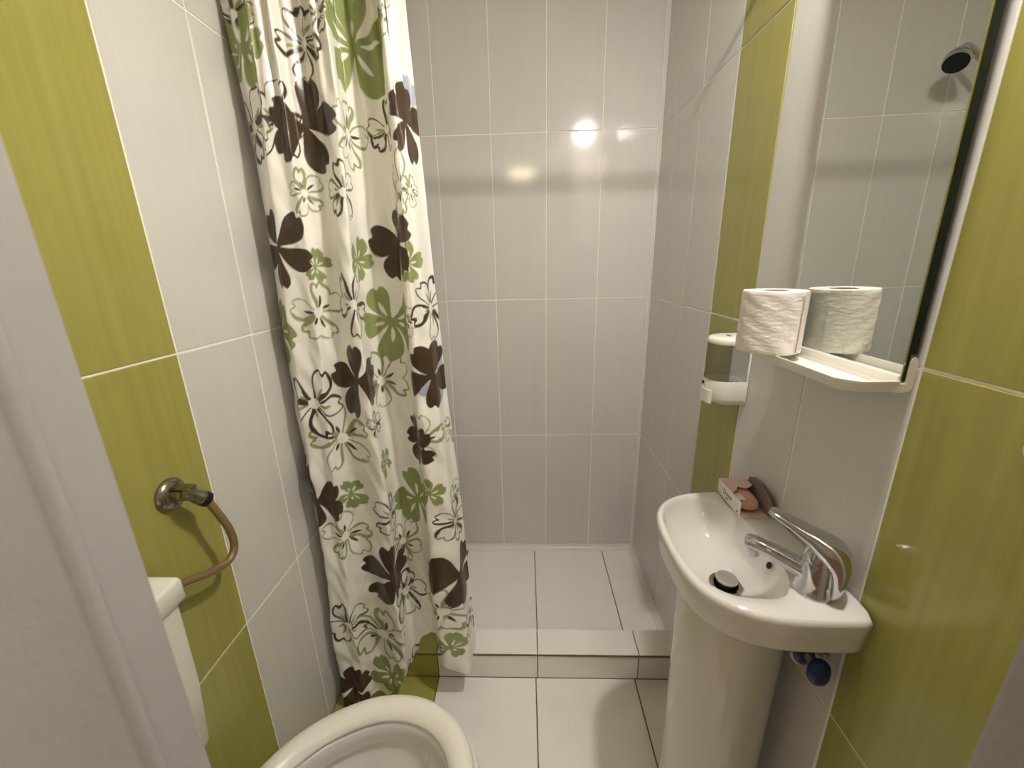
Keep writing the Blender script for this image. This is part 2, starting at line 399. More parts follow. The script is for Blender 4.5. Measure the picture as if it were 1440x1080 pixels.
def paint_curtain(S, Z):
    """flat print: five-petalled flowers placed in cloth coordinates (distance along the cloth, height)"""
    def C(r, g, b): return np.array([lin(r), lin(g), lin(b)])
    cream, brown, green = C(250, 247, 238), C(74, 58, 42), C(150, 160, 102)
    green_l, veil = C(158, 165, 118), C(182, 190, 205)
    n, m = Z.shape
    col = np.tile(cream, (n, m, 1))
    FL = [('b', 0.219, 1.593, 0.0829, 80),
          ('b', 0.112, 1.357, 0.081, -20),
          ('b', 0.607, 1.598, 0.0735, 150),
          ('b', 0.503, 1.36, 0.0848, 170),
          ('b', 0.299, 1.049, 0.0917, 100),
          ('b', 0.598, 1.051, 0.0863, 130),
          ('b', 0.122, 0.721, 0.0787, -30),
          ('b', 0.32, 0.475, 0.091, 160),
          ('b', 0.603, 0.465, 0.0931, 60),
          ('b', 0.515, 0.87, 0.0628, 180),
          ('b', 0.153, 0.07, 0.0743, 90),
          ('b', 0.044, 0.786, 0.0503, 90),
          ('g', 0.423, 1.749, 0.1013, 20),
          ('g', 0.071, 1.739, 0.0685, 70),
          ('g', 0.039, 1.162, 0.0808, 60),
          ('g', 0.449, 1.18, 0.0886, 110),
          ('g', 0.372, 1.324, 0.0475, 70),
          ('g', 0.566, 1.317, 0.044, 80),
          ('g', 0.226, 0.726, 0.0402, 50),
          ('g', 0.467, 0.678, 0.0844, 110),
          ('g', 0.558, 0.738, 0.0391, 20),
          ('g', 0.36, 0.817, 0.0374, 40),
          ('g', 0.277, 0.109, 0.0588, 60),
          ('g', 0.571, 0.222, 0.0401, 80),
          ('g', 0.197, 1.313, 0.0353, 80),
          ('o', 0.241, 1.739, 0.0653, 40),
          ('o', 0.151, 1.594, 0.0727, 10),
          ('o', 0.318, 1.461, 0.0565, 100),
          ('o', 0.321, 1.23, 0.0671, 120),
          ('o', 0.15, 0.991, 0.0804, 70),
          ('o', 0.632, 1.213, 0.068, 130),
          ('o', 0.338, 0.674, 0.0606, 150),
          ('o', 0.62, 0.635, 0.0588, 150),
          ('o', 0.399, 0.368, 0.0776, 70),
          ('o', 0.165, 0.309, 0.0704, 110),
          ('o', 0.058, 1.599, 0.0698, 60),
          ('o', 0.343, 0.932, 0.0373, 20),
          ('o', 0.479, 1.596, 0.0495, 160),
          ('o', 0.661, 0.275, 0.0551, 150),
          ('o', 0.394, 0.092, 0.0548, 140),
          ('o', 0.063, 1.793, 0.0591, 60),
          ('o', 0.304, 1.774, 0.0299, 60),
          ('q', 0.372, 1.582, 0.0634, 80),
          ('q', 0.554, 1.471, 0.063, 70),
          ('q', 0.199, 1.465, 0.0458, 30),
          ('q', 0.192, 1.212, 0.0656, 160),
          ('q', 0.406, 1.028, 0.0698, 40),
          ('q', 0.219, 0.89, 0.0803, 30),
          ('q', 0.551, 0.892, 0.0644, 10),
          ('q', 0.197, 0.604, 0.0741, 20),
          ('q', 0.408, 0.54, 0.0708, 60),
          ('q', 0.26, 0.252, 0.0854, 150),
          ('q', 0.566, 0.348, 0.0741, 20),
          ('q', 0.556, 1.776, 0.0354, 30),
          ('q', 0.542, 1.19, 0.0362, 0),
          ('q', 0.597, 1.464, 0.0365, 0),
          ('q', 0.666, 0.894, 0.042, 60),
          ('q', 0.644, 0.711, 0.0393, 60),
          ('x', 0.644, 1.635, 0.0514, 40),
          ('x', 0.619, 1.04, 0.0599, 60)]
    order = {'x': 0, 'q': 1, 'o': 2, 'g': 3, 'b': 4}
    FL = sorted(FL, key=lambda f: order[f[0]])
    for fi, (k, s, z, R, rot) in enumerate(FL):
        i0, i1 = np.searchsorted(S, [s - R * 1.45, s + R * 1.45])
        if i1 <= i0: continue
        x = (S[i0:i1, None] - s) / R + 0 * Z[i0:i1]; y = (Z[i0:i1] - z) / R
        rr = np.hypot(x, y); th = np.arctan2(y, x) - math.radians(rot)
        rng = np.random.RandomState(fi * 7 + 3)
        best = np.full_like(x, -1.0); vein = np.full_like(x, -1.0)
        ds_, dz_ = (S[1] - S[0]) / R, (Z[i0:i1, -1] - Z[i0:i1, 0]).mean() / (Z.shape[1] - 1) / R
        for p_ in range(5):
            L = rng.uniform(.95, 1.22); wd_ = rng.uniform(.37, .47); sk = rng.uniform(-.13, .13); bend = rng.choice([-1, 1])
            ang = th - p_ * 2 * pi / 5 - sk
            a, b = rr * np.cos(ang), rr * np.sin(ang)
            b = b + .09 * np.sin(a * 3.0) * bend
            Ln = L * (1 - .12 * np.exp(-((b - .04 * bend) / .09) ** 2))
            u = np.clip(a / Ln, 0, 1.3)
            wid = wd_ * (.10 + .90 * np.sin(np.clip(u, 0, 1) ** 1.0 * pi * .60) ** 1.3) * np.sqrt(np.clip(1.0 - u ** 5, 0, None))
            mtr = np.where(a > .03, np.minimum(wid - np.abs(b), (1.0 - u) * 1.2), -1)
            best = np.maximum(best, mtr)
            lo, hi = (.16, .60) if p_ % 2 == 0 else (.18, .46)
            vein = np.maximum(vein, np.where((a > lo) & (a < hi), .052 * np.sin(np.clip((a - lo) / (hi - lo), 0, 1) * pi) ** .7 - np.abs(b), -1))
        gx_, gz_ = np.gradient(best, ds_, dz_)
        dist = best / np.clip(np.hypot(gx_, gz_), .6, 2.0)
        aa = .0013 / R
        cov = lambda d_: np.clip(d_ / aa + .5, 0, 1)[..., None]
        sub = col[i0:i1]
        def over(c_, alpha): sub[...] = sub * (1 - alpha) + c_ * alpha
        if k in 'bg':
            over(brown if k == 'b' else green, cov(dist))
            over(brown if k == 'b' else green, cov(.07 - rr))
            if k == 'g': over(cream, cov(vein) * cov(dist))
        elif k == 'x':
            over(veil, cov(dist))
        else:
            lw = np.clip(.085 + .05 * np.sin(th * 3 + fi), .05, .14) * (.9 if R > .055 else 1.15)
            over(cream, cov(dist))
            over(brown if k == 'o' else green_l, cov(dist) * cov(lw - dist) * (rr > .17)[..., None])
            over(green_l if k == 'o' else brown, cov(vein) * cov(dist - lw))
    return col

def build_curtain():
    S, X, Y, Z = curtain_geometry()
    n, m = X.shape
    root = empty('shower_curtain', (-.9, -.72, 0), 'cream plastic shower curtain printed with brown and green flowers, bunched beside the left wall', 'curtain')
    co = np.stack([X, Y, Z], -1).reshape(-1, 3) - np.array(root.location)
    me = bpy.data.meshes.new('curtain_sheet')
    idx = np.arange(n * m).reshape(n, m)
    q = np.stack([idx[:-1, :-1], idx[1:, :-1], idx[1:, 1:], idx[:-1, 1:]], -1).reshape(-1, 4)
    me.vertices.add(n * m); me.vertices.foreach_set('co', co.astype(np.float32).ravel())
    me.loops.add(q.size); me.loops.foreach_set('vertex_index', q.astype(np.int32).ravel())
    me.polygons.add(len(q)); me.polygons.foreach_set('loop_start', (np.arange(len(q)) * 4).astype(np.int32))
    me.polygons.foreach_set('loop_total', np.full(len(q), 4, np.int32))
    me.polygons.foreach_set('use_smooth', np.ones(len(q), bool))
    me.update(calc_edges=True)
    at = me.color_attributes.new('print', 'FLOAT_COLOR', 'POINT')
    c = paint_curtain(S, Z).reshape(-1, 3)
    at.data.foreach_set('color', np.concatenate([c, np.ones((len(c), 1))], 1).astype(np.float32).ravel())
    mt = bpy.data.materials.new('curtain_print'); mt.use_nodes = True; nt = mt.node_tree
    b = nt.nodes['Principled BSDF']; out = nt.nodes['Material Output']
    an = nt.nodes.new('ShaderNodeAttribute'); an.attribute_name = 'print'
    nt.links.new(an.outputs['Color'], b.inputs['Base Color'])
    b.inputs['Roughness'].default_value = .30; b.inputs['Specular IOR Level'].default_value = .45
    tr = nt.nodes.new('ShaderNodeBsdfTranslucent'); nt.links.new(an.outputs['Color'], tr.inputs['Color'])
    mx = nt.nodes.new('ShaderNodeMixShader'); mx.inputs[0].default_value = .08
    nt.links.new(b.outputs[0], mx.inputs[1]); nt.links.new(tr.outputs[0], mx.inputs[2]); nt.links.new(mx.outputs[0], out.inputs[0])
    tc = nt.nodes.new('ShaderNodeTexCoord'); nz = nt.nodes.new('ShaderNodeTexNoise'); nz.inputs['Scale'].default_value = 22; nz.inputs['Detail'].default_value = 3
    bp = nt.nodes.new('ShaderNodeBump'); bp.inputs['Distance'].default_value = .0035; bp.inputs['Strength'].default_value = .8
    nt.links.new(tc.outputs['Object'], nz.inputs['Vector']); nt.links.new(nz.outputs['Fac'], bp.inputs['Height']); nt.links.new(bp.outputs[0], b.inputs['Normal'])
    me.materials.append(mt)
    link_mesh('curtain_sheet', me, None, root)
    ns = 9
    for k in range(ns + 1):      # hooks at the scallop peaks
        i = min(int(k / ns * (n - 1)), n - 1); x, y, z = X[i, -1], Y[i, -1], Z[i, -1]
        bm = NB()
        pts = [(x, -.712 + .017 * math.sin(a), 1.882 + .017 * math.cos(a)) for a in np.linspace(0, 2 * pi, 17)]
        tube(bm, pts, .0016, 8, caps=False)
        part('curtain_ring', bm, PLASTIC, root)
    return root
build_curtain()
rod = empty('curtain_rod', (-.55, -.712, 1.885), 'chrome shower curtain rod spanning from left wall to right wall', 'rod')
bm = NB(); tube(bm, [(XL + .001, -.712, 1.885), (-.001, -.712, 1.885)], .0055, 20); part('rod_tube', bm, CHROME, rod)
for x, s in ((XL, 1), (0, -1)):
    bm = NB(); lathe(bm, (x + s * .0005, -.712, 1.885), (s, 0, 0), [(0, .025), (.006, .025), (.010, .020), (.014, .0085), (.025, .0085)]); part('flange', bm, CHROME, rod)

# ------------------------------------------------------------------ wash basin on pedestal
BZ = .812
basin = empty('pedestal_basin', (-.12, -1.04, 0), 'small white ceramic wash basin on a pedestal, below the mirror', 'basin')
BC = Vector((-.132, -1.03))
def d_inside(x, y):
    if x > -.0015: return False
    dy = (y + 1.045) / (.183 if y > -1.045 else .169); dx = (x + .05) / .196
    n_ = 3.0
    if x > -.05: return abs(dy) ** 8 + (max(0, (x + .05) / .0485)) ** 8 <= 1
    return abs(dx) ** n_ + abs(dy) ** n_ <= 1
def d_rad(a):
    lo, hi = 0.0, .4
    for _ in range(32):
        mid = (lo + hi) / 2
        if d_inside(BC.x + mid * math.cos(a), BC.y + mid * math.sin(a)): lo = mid
        else: hi = mid
    return lo
NR = 96
AN = [2 * pi * i / NR for i in range(NR)]
DR = [d_rad(a) for a in AN]
def ell(a, al, as_, tilt):     # polar radius of the bowl oval; long axis near y, leaning
    t = a - tilt
    return 1 / math.sqrt((math.cos(t) / al) ** 2 + (math.sin(t) / as_) ** 2)
BO = Vector((-.152, -1.024))
def b_rad(a):
    lo, hi = 0.0, .4
    for _ in range(32):
        mid = (lo + hi) / 2; x, y = BC.x + mid * math.cos(a) - BO.x, BC.y + mid * math.sin(a) - BO.y
        y += .10 * x
        if abs(x / .086) ** 2.7 + abs(y / (.152 if y > 0 else .146)) ** 2.7 <= 1: lo = mid
        else: hi = mid
    return lo
def smin(p_, q_, k=.02):
    h_ = max(k - abs(p_ - q_), 0) / k
    return min(p_, q_) - h_ * h_ * k * .25
ER = [smin(b_rad(a), d - .010) for a, d in zip(AN, DR)]
def bring(radii, z, cx=BC.x, cy=BC.y): return [Vector((cx + r * math.cos(a), cy + r * math.sin(a), z)) for r, a in zip(radii, AN)]
def wallclip(R): return [Vector((min(v.x, -.0015), v.y, v.z)) for v in R]
PC = (-.110, -1.035)
def ped(z, rx, ry): return [Vector((PC[0] + rx * math.cos(a), PC[1] + ry * math.sin(a), z)) for a in AN]
bm = NB()
mixr = lambda A_, B_, t: [p_.lerp(q_, t) for p_, q_ in zip(A_, B_)]
top_out = bring(DR, BZ - .010)
low = bring([d * .965 for d in DR], BZ - .062); low = [Vector((min(v.x + .004, -.0015), v.y, v.z)) for v in low]
pedtop = ped(.690, .094, .088)
rings = [pedtop, mixr(pedtop, low, .45), mixr(pedtop, low, .8), low, mixr(low, top_out, .12)]
for v, w in zip(rings[1], low): v.z = .715
for v, w in zip(rings[2], low): v.z = .736
rings[4] = mixr(low, top_out, .06)
rings += [mixr(low, top_out, .5), top_out]
for ins, dz in ((.0010, -.0055), (.0032, -.0018), (.0065, -.0003)):
    rings.append(bring([d - ins for d in DR], BZ + dz))
rings.append(bring([max(min(d - .0085, e + .03), e + .003) for d, e in zip(DR, ER)], BZ))
for t, dz in ((1.0, -.0012), (.98, -.0045), (.962, -.011), (.945, -.020)):
    rings.append(bring([e * t for e in ER], BZ + dz))
DC = Vector((-.130, -1.044))
for t, z in ((.90, .778), (.84, .763), (.76, .751), (.66, .741), (.54, .733), (.44, .7280), (.40, .7262)):
    rings.append([Vector((DC.x * (1 - t) + (BC.x) * t + e * t * math.cos(a) , DC.y * (1 - t) + BC.y * t + e * t * math.sin(a), z)) for e, a in zip(ER, AN)])
rings.append([Vector((DC.x + .030 * math.cos(a), DC.y + .030 * math.sin(a), .7215)) for a in AN])
loft(bm, rings, True, False, True)
bowl = part('bowl', bm, CERAMIC, basin, angle=75)
bm = NB()
prs = [ped(.0, .100, .096), ped(.012, .100, .096), ped(.03, .095, .090), ped(.25, .094, .088), ped(.55, .096, .090), ped(.66, .098, .092), ped(.703, .098, .092)]
loft(bm, prs, True, True, True)
part('pedestal', bm, CERAMIC, basin, angle=50)
bm = NB(); lathe(bm, (DC.x, DC.y, .7215), (0, 0, 1), [(0, .0290), (.0030, .0290), (.0046, .0272), (.003, .0215), (-.002, .0205)], 36)
dr = part('drain', bm, CHROME_OLD, bowl)
bm = NB(); lathe(bm, (DC.x, DC.y, .7210), (0, 0, 1), [(0, .0165), (.0125, .0165)], 32); part('plug_seal', bm, BLACK, dr)
bm = NB(); lathe(bm, (DC.x, DC.y, .7325), (.04, -.03, 1), [(0, .0180), (.003, .0195), (.0055, .0185), (.007, .0130), (.0075, .001)], 32); part('plug', bm, CHROME_B, dr)
bm = NB(); lathe(bm, (-.0745, -1.070, .787), (-.85, .1, .4), [(0, .0062), (.0012, .0062)], 24); part('overflow_hole', bm, DARK, bowl)

# ------------------------------------------------------------------ tap
TC = Vector((-.058, -1.153, BZ)); TD = Vector((-.735, .678, 0)).normalized(); TS = Vector((TD.y, -TD.x, 0))
tap = empty('basin_tap', TC, 'chrome single lever mixer tap on the corner of the wash basin', 'tap')
Zv = Vector((0, 0, 1))
bm = NB(); lathe(bm, TC, (0, 0, 1), [(0, .0275), (.003, .0275), (.006, .0258), (.022, .0250), (.045, .0242), (.056, .0225)], 32); part('body', bm, CHROME, tap)
bm = NB()
sp = spline([TC + Zv * .030 + TD * .004, TC + Zv * .033 + TD * .03, TC + Zv * .039 + TD * .062, TC + Zv * .041 + TD * .088, TC + Zv * .038 + TD * .101, ], 8)
rr_ = [.0205 - .0065 * min(1, i / (len(sp) * .55)) for i in range(len(sp))]; rr_[-1] = .006; rr_[-2] = .0100; rr_[-3] = .0122; rr_[-4] = .0133
tube(bm, sp, rr_, 20, flat=.86); part('spout', bm, CHROME, tap)
bm = NB(); lathe(bm, TC + TD * .088 + Zv * .032, (0.05, 0, -1), [(0, .0095), (.012, .0095), (.014, .008)], 24); part('aerator', bm, CHROME, tap)
bm = NB()
lv = []
def lev(c, w, h):    # rounded-rectangle section across TS
    out_ = []
    for i in range(20):
        a = 2 * pi * i / 20; ca, sa = math.cos(a), math.sin(a)
        out_.append(c + TS * (w * math.copysign(abs(ca) ** .6, ca)) + LN * (h * math.copysign(abs(sa) ** .6, sa)))
    return out_
path = [(-.0255, .008, .016, .005), (-.028, .030, .0205, .008), (-.026, .056, .0235, .013), (-.016, .074, .0240, .017), (-.002, .083, .0225, .0155), (.018, .092, .0190, .0105), (.042, .101, .0155, .0068), (.064, .108, .0125, .0048), (.074, .1105, .0085, .0030)]
fine = []
for i in range(len(path) - 1):
    q_ = [path[max(i - 1, 0)], path[i], path[i + 1], path[min(i + 2, len(path) - 1)]]
    for k in range(5):
        t_ = k / 5
        fine.append(tuple(.5 * (2 * b + (c - a) * t_ + (2 * a - 5 * b + 4 * c - d) * t_ * t_ + (3 * b - a - 3 * c + d) * t_ ** 3) for a, b, c, d in zip(*q_)))
fine.append(path[-1])
for i, (d_, z_, w_, h_) in enumerate(fine):
    q0, q1 = fine[max(i - 1, 0)], fine[min(i + 1, len(fine) - 1)]
    t_ = (TD * (q1[0] - q0[0]) + Zv * (q1[1] - q0[1])).normalized(); LN = TS.cross(t_).normalized()
    lv.append(lev(TC + TD * d_ + Zv * z_, w_, h_))
t_ = .0012
loft(bm, lv, True, True, True); part('lever', bm, CHROME, tap, angle=60)
bm = NB(); lathe(bm, TC + Zv * .054, (0, 0, 1), [(0, .0215), (.014, .0205), (.026, .017), (.030, .010)], 28); part('cartridge_cap', bm, CHROME, tap)

# ------------------------------------------------------------------ stop valve under the basin
sv = empty('stop_valve', (-.03, -1.13, .655), 'metal water stop valve with blue handles on the wall under the basin', 'valve')
bm = NB(); lathe(bm, (-.0005, -1.125, .672), (-1, 0, 0), [(0, .020), (.004, .020), (.007, .011), (.03, .010), (.032, .014), (.045, .014)], 20); part('body', bm, CHROME_OLD, sv)
bm = NB(); tube(bm, [(-.036, -1.120, .672), (-.036, -1.165, .672)], .0085, 14); part('stem', bm, CHROME_OLD, sv)
for y, w, hh in ((-1.172, .0135, .024), (-1.137, .0110, .024)):
    bm = NB(); bmesh.ops.create_uvsphere(bm, u_segments=20, v_segments=12, radius=1.0)
    for v in bm.verts:
        v.co = Vector((-.036 + v.co.x * .017, y + v.co.y * w, .668 + math.copysign(abs(v.co.z) ** .8, v.co.z) * hh))
    part('handle', bm, BLUE, sv)
bm = NB(); tube(bm, [(-.036, -1.125, .672), (-.036, -1.128, .680), (-.036, -1.130, .688)], .007, 12); part('outlet_pipe', bm, CHROME_OLD, sv)
bm = NB(); lathe(bm, (-.034, -1.126, .652), (0, .1, -1), [(0, .012), (.004, .013), (.010, .013), (.013, .010)], 16); part('nut', bm, PLASTIC, sv)

# ------------------------------------------------------------------ soap carton
soap = empty('soap_carton', (-.045, -.918, BZ), 'torn white soap carton with a pink bar on the back rim of the basin', 'carton')
bx0, bx1, by0, by1, bz0, bz1 = -.078, -.022, -.968, -.868, BZ + .0005, BZ + .0335
t_ = .0012
bm = NB()
box(bm, bx0, bx0 + t_, by0 + .004, by1, bz0, bz1)           # printed front
front = part('front_panel', bm, BOXW, soap, False)
bm = NB(); prism(bm, [(bx0, bz0), (bx0, bz1), (bx1, bz1), (bx1, bz0)], 1, by1 - t_, by1); part('end_panel', bm, BOXW, soap, False)
bm = NB(); box(bm, bx0, bx1, by0, by1, bz0, bz0 + t_); part('bottom_panel', bm, BOXP, soap, False)
bm = NB(); prism(bm, [(bx0, by1), (bx1, by1), (bx1, by1 - .030), (bx1 - .012, by1 - .040), (bx0 + .034, by1 - .043), (bx0 + .022, by1 - .036), (bx0 + .012, by1 - .052), (bx0, by1 - .060)], 2, bz1, bz1 + t_)
part('top_panel', bm, BOXP, soap, False)
bm = NB()      # back panel, torn and standing up against the wall
pr = [(by1, bz0), (by1, bz1 + .004), (by1 - .018, bz1 + .012), (by1 - .040, bz1 + .010), (by1 - .066, bz1 + .006), (by1 - .085, bz1 - .001), (by1 - .098, bz1 - .014), (by1 - .102, bz0 + .006), (by1 - .096, bz0)]
lo = [bm.verts.new((bx1 + (z - bz0) * .25, y, z)) for y, z in pr]; hi = [bm.verts.new((bx1 + t_ + (z - bz0) * .25, y, z)) for y, z in pr]
bm.faces.new(lo); bm.faces.new(list(reversed(hi)))
for i in range(len(pr)): bm.faces.new((lo[i], lo[(i + 1) % len(pr)], hi[(i + 1) % len(pr)], hi[i]))
part('back_panel', bm, BOXI, soap, False)
bm = NB(); bmesh.ops.create_uvsphere(bm, u_segments=28, v_segments=16, radius=1.0)
sg = lambda v, e: math.copysign(abs(v) ** e, v)
for v in bm.verts: v.co = Vector((-.050 + sg(v.co.x, .75) * .0235, -.912 + sg(v.co.y, .7) * .044, BZ + .016 + sg(v.co.z, .8) * .0135))
part('soap_bar', bm, SOAP, soap)
bm = NB(); box(bm, bx0 + .004, bx0 + .020, by0 + .022, by0 + .047, bz1 - .006, bz1 - .0045); part('inner_flap', bm, BOXW, soap, False)
def lettering(txt, size, M_, m, parent, name='lettering'):
    cu = bpy.data.curves.new('t', 'FONT'); cu.body = txt; cu.size = size; cu.extrude = .00008; cu.align_x = 'CENTER'; cu.align_y = 'CENTER'
    to = bpy.data.objects.new('t', cu); COL.objects.link(to)
    dg = bpy.context.evaluated_depsgraph_get(); dg.update()
    me = bpy.data.meshes.new_from_object(to.evaluated_get(dg)); bpy.data.objects.remove(to); bpy.data.curves.remove(cu)
    me.transform(Matrix.Translation(-wloc(parent)) @ M_); me.materials.clear()
    return link_mesh(name, me, m, parent)
# panel looks towards -x: text runs along -y, up is z
def facing_left(x, y, z): return Matrix(((0, 0, -1, x), (-1, 0, 0, y), (0, 1, 0, z), (0, 0, 0, 1)))
lettering('Dove', .0165, facing_left(bx0 - .0002, -.911, BZ + .0195), INK, front)
bm = NB(); prism(bm, [(-.916, BZ + .0098), (-.911, BZ + .0112), (-.906, BZ + .0105), (-.9085, BZ + .0085), (-.912, BZ + .0078)], 0, bx0 - .0003, bx0 - .0001); part('bird_mark', bm, INK, front, False)
bm = NB(); prism(bm, [(-.957, BZ + .008), (-.953, BZ + .0115), (-.952, BZ + .006), (-.956, BZ + .005)], 0, bx0 - .0003, bx0 - .0001); part('small_mark', bm, INK, front, False)

# ------------------------------------------------------------------ mirror and shelf
MY0, MY1 = -1.165, -.926
mir = empty('wall_mirror', (-.02, (MY0 + MY1) / 2, 1.152), 'tall frameless rectangular mirror standing in the white shelf on the right wall', 'mirror')
def tilted(bm, z0, z1, xa, xb, y0, y1, k=.0095):
    def X(x, z): return x - k * (z - 1.16)
    V = [bm.verts.new((X(x, z), y, z)) for x in (xa, xb) for y in (y0, y1) for z in (z0, z1)]
    for f_ in ((0, 1, 3, 2), (4, 6, 7, 5), (0, 4, 5, 1), (2, 3, 7, 6), (0, 2, 6, 4), (1, 5, 7, 3)): bm.faces.new([V[i] for i in f_])
    return bm
bm = NB(); tilted(bm, 1.152, 2.02, -.0195, -.0172, MY0, MY1); part('mirror_glass', bm, MIRROR, mir, False)
bm = NB(); tilted(bm, 1.152, 2.02, -.0171, -.0125, MY0 + .0003, MY1 - .0003); part('backing', bm, MEDGE, mir, False)
bm = NB(); tilted(bm, 1.187, 2.018, -.0130, -.0055, MY0 + .0006, MY1 - .0006); part('dark_slab', bm, MEDGE, mir, False)  # dark slab filling most of the space between mirror and wall
shelf = empty('bathroom_shelf', (-.045, -1.045, 1.14), 'white plastic shelf with raised rim under the mirror', 'shelf')
SY0, SY1 = -1.168, -.914
def tray(ins, top=True):
    x1, x0 = -.0205, -.088 + ins; y0, y1 = SY0 + ins, SY1 - ins; c = .017 - ins * .4
    return [(x1, y0), (x0 + c * 1.25, y0), (x0 + c * .85, y0 + .004), (x0 + .004, y0 + c * .95), (x0, y0 + c * 1.3), (x0, y1 - .02), (x0 + .006, y1 - .006), (x0 + .02, y1), (x1, y1)]
bm = NB(); prism(bm, [(x if x > -.03 else x + .004, y) for x, y in tray(.004)], 2, 1.1380, 1.1420); tb = part('tray_floor', bm, PLASTIC, shelf, angle=30)
bm = NB()
o_lo, o_hi, i_hi, i_lo = tray(.004), tray(0), tray(.0028), tray(.006)
R4 = [[Vector((x, y, z)) for x, y in pr] for pr, z in ((o_lo, 1.1382), (o_hi, 1.1475), (o_hi, 1.1535), (i_hi, 1.1535), (i_lo, 1.1415), (i_lo, 1.1390))]
loft(bm, R4, False)
part('rim', bm, PLASTIC, shelf, angle=35)
bm = NB(); box(bm, -.0232, -.0197, SY0 + .003, SY1 - .003, 1.1385, 1.1600, .0006); part('mirror_lip', bm, PLASTIC, shelf)
bm = NB()
prof = [(-.0115, 1.138), (-.0115, 1.176), (-.0100, 1.1815), (-.0065, 1.184), (-.003, 1.1815), (-.0012, 1.176), (-.0012, 1.143), (-.004, 1.1385)]
prism(bm, prof, 1, SY0 + .003, SY1 + .001); part('wall_plate', bm, PLASTIC, shelf, angle=30)
bm = NB(); prism(bm, [(-.0235, 1.138), (-.0235, 1.147), (-.0205, 1.1497), (-.0115, 1.1497), (-.0115, 1.138)], 1, SY0, SY1); part('mirror_channel', bm, PLASTIC, shelf, angle=30)

# ------------------------------------------------------------------ toilet paper roll
RC = Vector((-.0765, -.966)); z0, z1 = 1.1537, 1.2565
roll = empty('toilet_paper_roll', (RC.x, RC.y, z0), 'white toilet paper roll standing on the mirror shelf', 'toilet roll')
bm = NB(); nr = 72; rings = []
def prof_r(a, z): return .0488 + .0007 * math.sin(a * 7 + z * 160) * math.sin(z * 90) + .0006 * math.sin(3 * a + 1)
zs = [z0 + (z1 - z0) * k / 30 for k in range(31)]
def rr(rf, z): return [Vector((RC.x + rf(2 * pi * i / nr) * math.cos(2 * pi * i / nr), RC.y + rf(2 * pi * i / nr) * math.sin(2 * pi * i / nr), z)) for i in range(nr)]
rings.append(rr(lambda a: .0205, z0)); rings.append(rr(lambda a: .0475, z0))
for z in zs[0:]: rings.append(rr(lambda a: prof_r(a, z) - (.0012 if z in (zs[0], zs[-1]) else 0), z))
rings.append(rr(lambda a: .046, z1 + .0002)); rings.append(rr(lambda a: .0205, z1))
rings.append(rr(lambda a: .0205, z0))
loft(bm, rings); part('paper', bm, PAPER, roll, angle=50)
bm = NB(); loft(bm, [rr(lambda a: r_, z) for r_, z in ((.0203, z0 + .0005), (.0203, z1 - .0008), (.0193, z1 - .0008), (.0193, z0 + .0005))] + [rr(lambda a: .0203, z0 + .0005)]); part('core', bm, CARD, roll)
bm = NB()      # loose end of the sheet, lifted off the roll towards the mirror
pts = []
for i in range(9):
    a = -1.15 + .55 * i / 8
    pts.append((RC.x + (.0494 + .0012 * (1 - i / 8) ** 2) * math.cos(a), RC.y + (.0494 + .0012 * (1 - i / 8) ** 2) * math.sin(a)))
loft(bm, [[Vector((x, y, z)) for x, y in pts] for z in (z0 + .002, (z0 + z1) / 2, z1 - .001)], False); part('loose_sheet', bm, PAPER, roll)

# ------------------------------------------------------------------ soap dispenser
dsp = empty('soap_dispenser', (-.03, -.747, .988), 'white wall soap dispenser with clear tank on the green tile band', 'dispenser')
def dD(hw, dep, z, y=-.747, xb_=-.0015):
    P = [(xb_, y - hw), (xb_ - dep * .45, y - hw)]
    for i in range(1, 16):
        a = pi * i / 16; P.append((xb_ - dep * .45 - dep * .55 * math.sin(a) ** .9, y - hw * math.cos(a)))
    P += [(xb_ - dep * .45, y + hw), (xb_, y + hw)]
    return [Vector((x, yy, z)) for x, yy in P]
bm = NB(); loft(bm, [dD(.036, .060, .986), dD(.041, .070, .990), dD(.0435, .0765, 1.000), dD(.0435, .0765, 1.040), dD(.0425, .0755, 1.0425)], True, True, True); part('base', bm, PLASTIC, dsp, angle=50)
bm = NB(); loft(bm, [dD(.0415, .073, 1.0426, xb_=-.006), dD(.0415, .073, 1.1255, xb_=-.006)], True, True, True); part('tank', bm, PLASTIC_T, dsp, angle=50)
bm = NB(); loft(bm, [dD(.043, .0765, 1.1256), dD(.0435, .077, 1.127), dD(.0435, .077, 1.1345), dD(.0415, .074, 1.139), dD(.035, .064, 1.1415)], True, True, True); lid_ = part('lid', bm, PLASTIC, dsp, angle=50)
bm = NB(); box(bm, -.0055, -.001, -.790, -.704, .992, 1.128, .001); part('back_plate', bm, PLASTIC, dsp)
bm = NB(); loft(bm, [dD(.025, .010, z, xb_=-.0700) for z in (.9865, .990, 1.013, 1.0175)], True, True, True); part('push_button', bm, PLASTIC, dsp, angle=50)
bm = NB(); prism(bm, [(-.040, -.757), (-.034, -.757), (-.034, -.739), (-.040, -.739)], 2, 1.1413, 1.1422); part('keyhole', bm, BLUE, lid_, False)
bm = NB(); lathe(bm, (-.0785, -.7385, 1.030), (-1, -.2, 0), [(0, .0042), (.0012, .0042)], 16); part('sight_window', bm, MEDGE, dsp)

